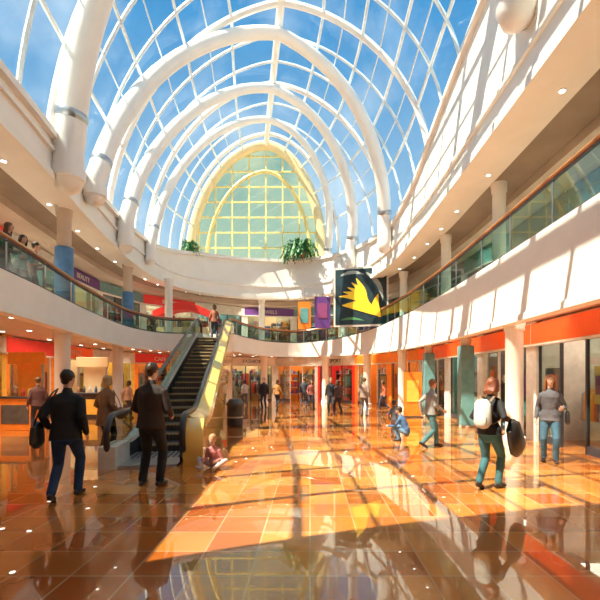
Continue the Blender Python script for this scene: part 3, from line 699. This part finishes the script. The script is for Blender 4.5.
far=[('woman',245,24.5,20,(.55,.5,.45),(.1,.1,.15)),('man',264,22,160,(.03,.03,.04),(.03,.03,.05)),('woman',277,23,-20,(.45,.2,.05),(.04,.04,.05)),('man',304,23.5,10,(.05,.05,.07),(.05,.06,.1)),
('woman',311,22.6,200,(.35,.1,.08),(.06,.06,.1)),('man',331,19.5,170,(.02,.02,.025),(.04,.04,.05)),('woman',338,19.3,20,(.08,.05,.05),(.02,.02,.03)),('man',364,18.0,-30,(.28,.2,.16),(.1,.1,.12)),
('woman',384,22,60,(.5,.12,.05),(.06,.06,.1)),('man',38,12.6,40,(.12,.05,.04),(.03,.03,.05)),('woman',128,17,-30,(.5,.3,.2),(.05,.05,.08)),('man',92,19,80,(.08,.1,.15),(.05,.05,.05))]
for i,(kd,px,d_,hd,tc_,lc_) in enumerate(far):
    po=dict(STAND) if i%2 else dict(WALK)
    person(kd,px2(px,d_),d_,hd,1.66 if kd=='man' else 1.56,tc_,lc_,random.choice([(.03,.02,.015),(.2,.1,.04),(.1,.05,.02)]),hair='short' if kd=='man' else 'bob',fem=kd=='woman',pose=po,vox=.015,bulk=1.1)
# ------------------------------------------------------------------ light
w=bpy.data.worlds.new('sky'); scene.world=w; w.use_nodes=True; nt=w.node_tree; bg=nt.nodes['Background']
tc=nt.nodes.new('ShaderNodeTexCoord'); sep=nt.nodes.new('ShaderNodeSeparateXYZ'); nt.links.new(tc.outputs['Generated'],sep.inputs[0])
g=nt.nodes.new('ShaderNodeValToRGB'); g.color_ramp.elements[0].position=0; g.color_ramp.elements[0].color=(.66,.80,.86,1)
g.color_ramp.elements[1].position=.65; g.color_ramp.elements[1].color=(.055,.29,.60,1)
nt.links.new(sep.outputs['Z'],g.inputs['Fac'])
n=nt.nodes.new('ShaderNodeTexNoise'); n.inputs['Scale'].default_value=3.2; n.inputs['Detail'].default_value=6; nt.links.new(tc.outputs['Generated'],n.inputs['Vector'])
cr_=nt.nodes.new('ShaderNodeValToRGB'); cr_.color_ramp.elements[0].position=.5; cr_.color_ramp.elements[1].position=.78
nt.links.new(n.outputs['Fac'],cr_.inputs['Fac'])
mx=nt.nodes.new('ShaderNodeMix'); mx.data_type='RGBA'; nt.links.new(cr_.outputs['Color'],mx.inputs[0]); nt.links.new(g.outputs['Color'],mx.inputs[6]); mx.inputs[7].default_value=(.85,.92,.97,1)
nt.links.new(mx.outputs[2],bg.inputs['Color']); bg.inputs['Strength'].default_value=1.25
sd=bpy.data.lights.new('sun','SUN'); sd.energy=14; sd.angle=.005; sd.color=(1,.88,.68); so=bpy.data.objects.new('sun',sd); scene.collection.objects.link(so)
so.rotation_euler=V((.45,.26,-.86)).to_track_quat('-Z','Y').to_euler(); so.location=(-10,0,25)
def area(x,y,z,sx,sy,e,col=(1,.86,.68)):  # area lights added as indoor fill, besides the recessed lights
    l=bpy.data.lights.new('ceiling_fill','AREA'); l.shape='RECTANGLE'; l.size=sx; l.size_y=sy; l.energy=e; l.color=col; l.spread=math.radians(105)
    o=bpy.data.objects.new('ceiling_fill',l); scene.collection.objects.link(o); o.location=(x,y,z)
for (x,y) in [(-8.2,6),(-8.8,11),(-9.4,16),(-9,22)]: area(x,y,ZS+.08,2,3,115)
area(-5.5,25.5,ZS+.08,2,2,90); area(-1,28.5,ZS+.08,3,1,90); area(3.2,26,ZS+.08,1.5,1.5,70)
for y in (6,11,16): area(5.55,y,ZS+.08,.6,3,40)
for y in (5,11,17): area(7,y,7.3,1,3,110)
for (x,y) in [(-7.8,6),(-8.4,11),(-9.2,16),(-9,22.5),(-4,28.5),(1,28)]: area(x,y,6.5,1.5,2,100)
# ------------------------------------------------------------------ camera
cd=bpy.data.cameras.new('camera'); cd.sensor_width=36; cd.lens=25.2; cd.shift_x=-10/600; cd.shift_y=78/600
co=bpy.data.objects.new('camera',cd); scene.collection.objects.link(co); co.location=(0,0,1.65); co.rotation_euler=(math.pi/2,0,0); scene.camera=co
scene.view_settings.view_transform='Standard'
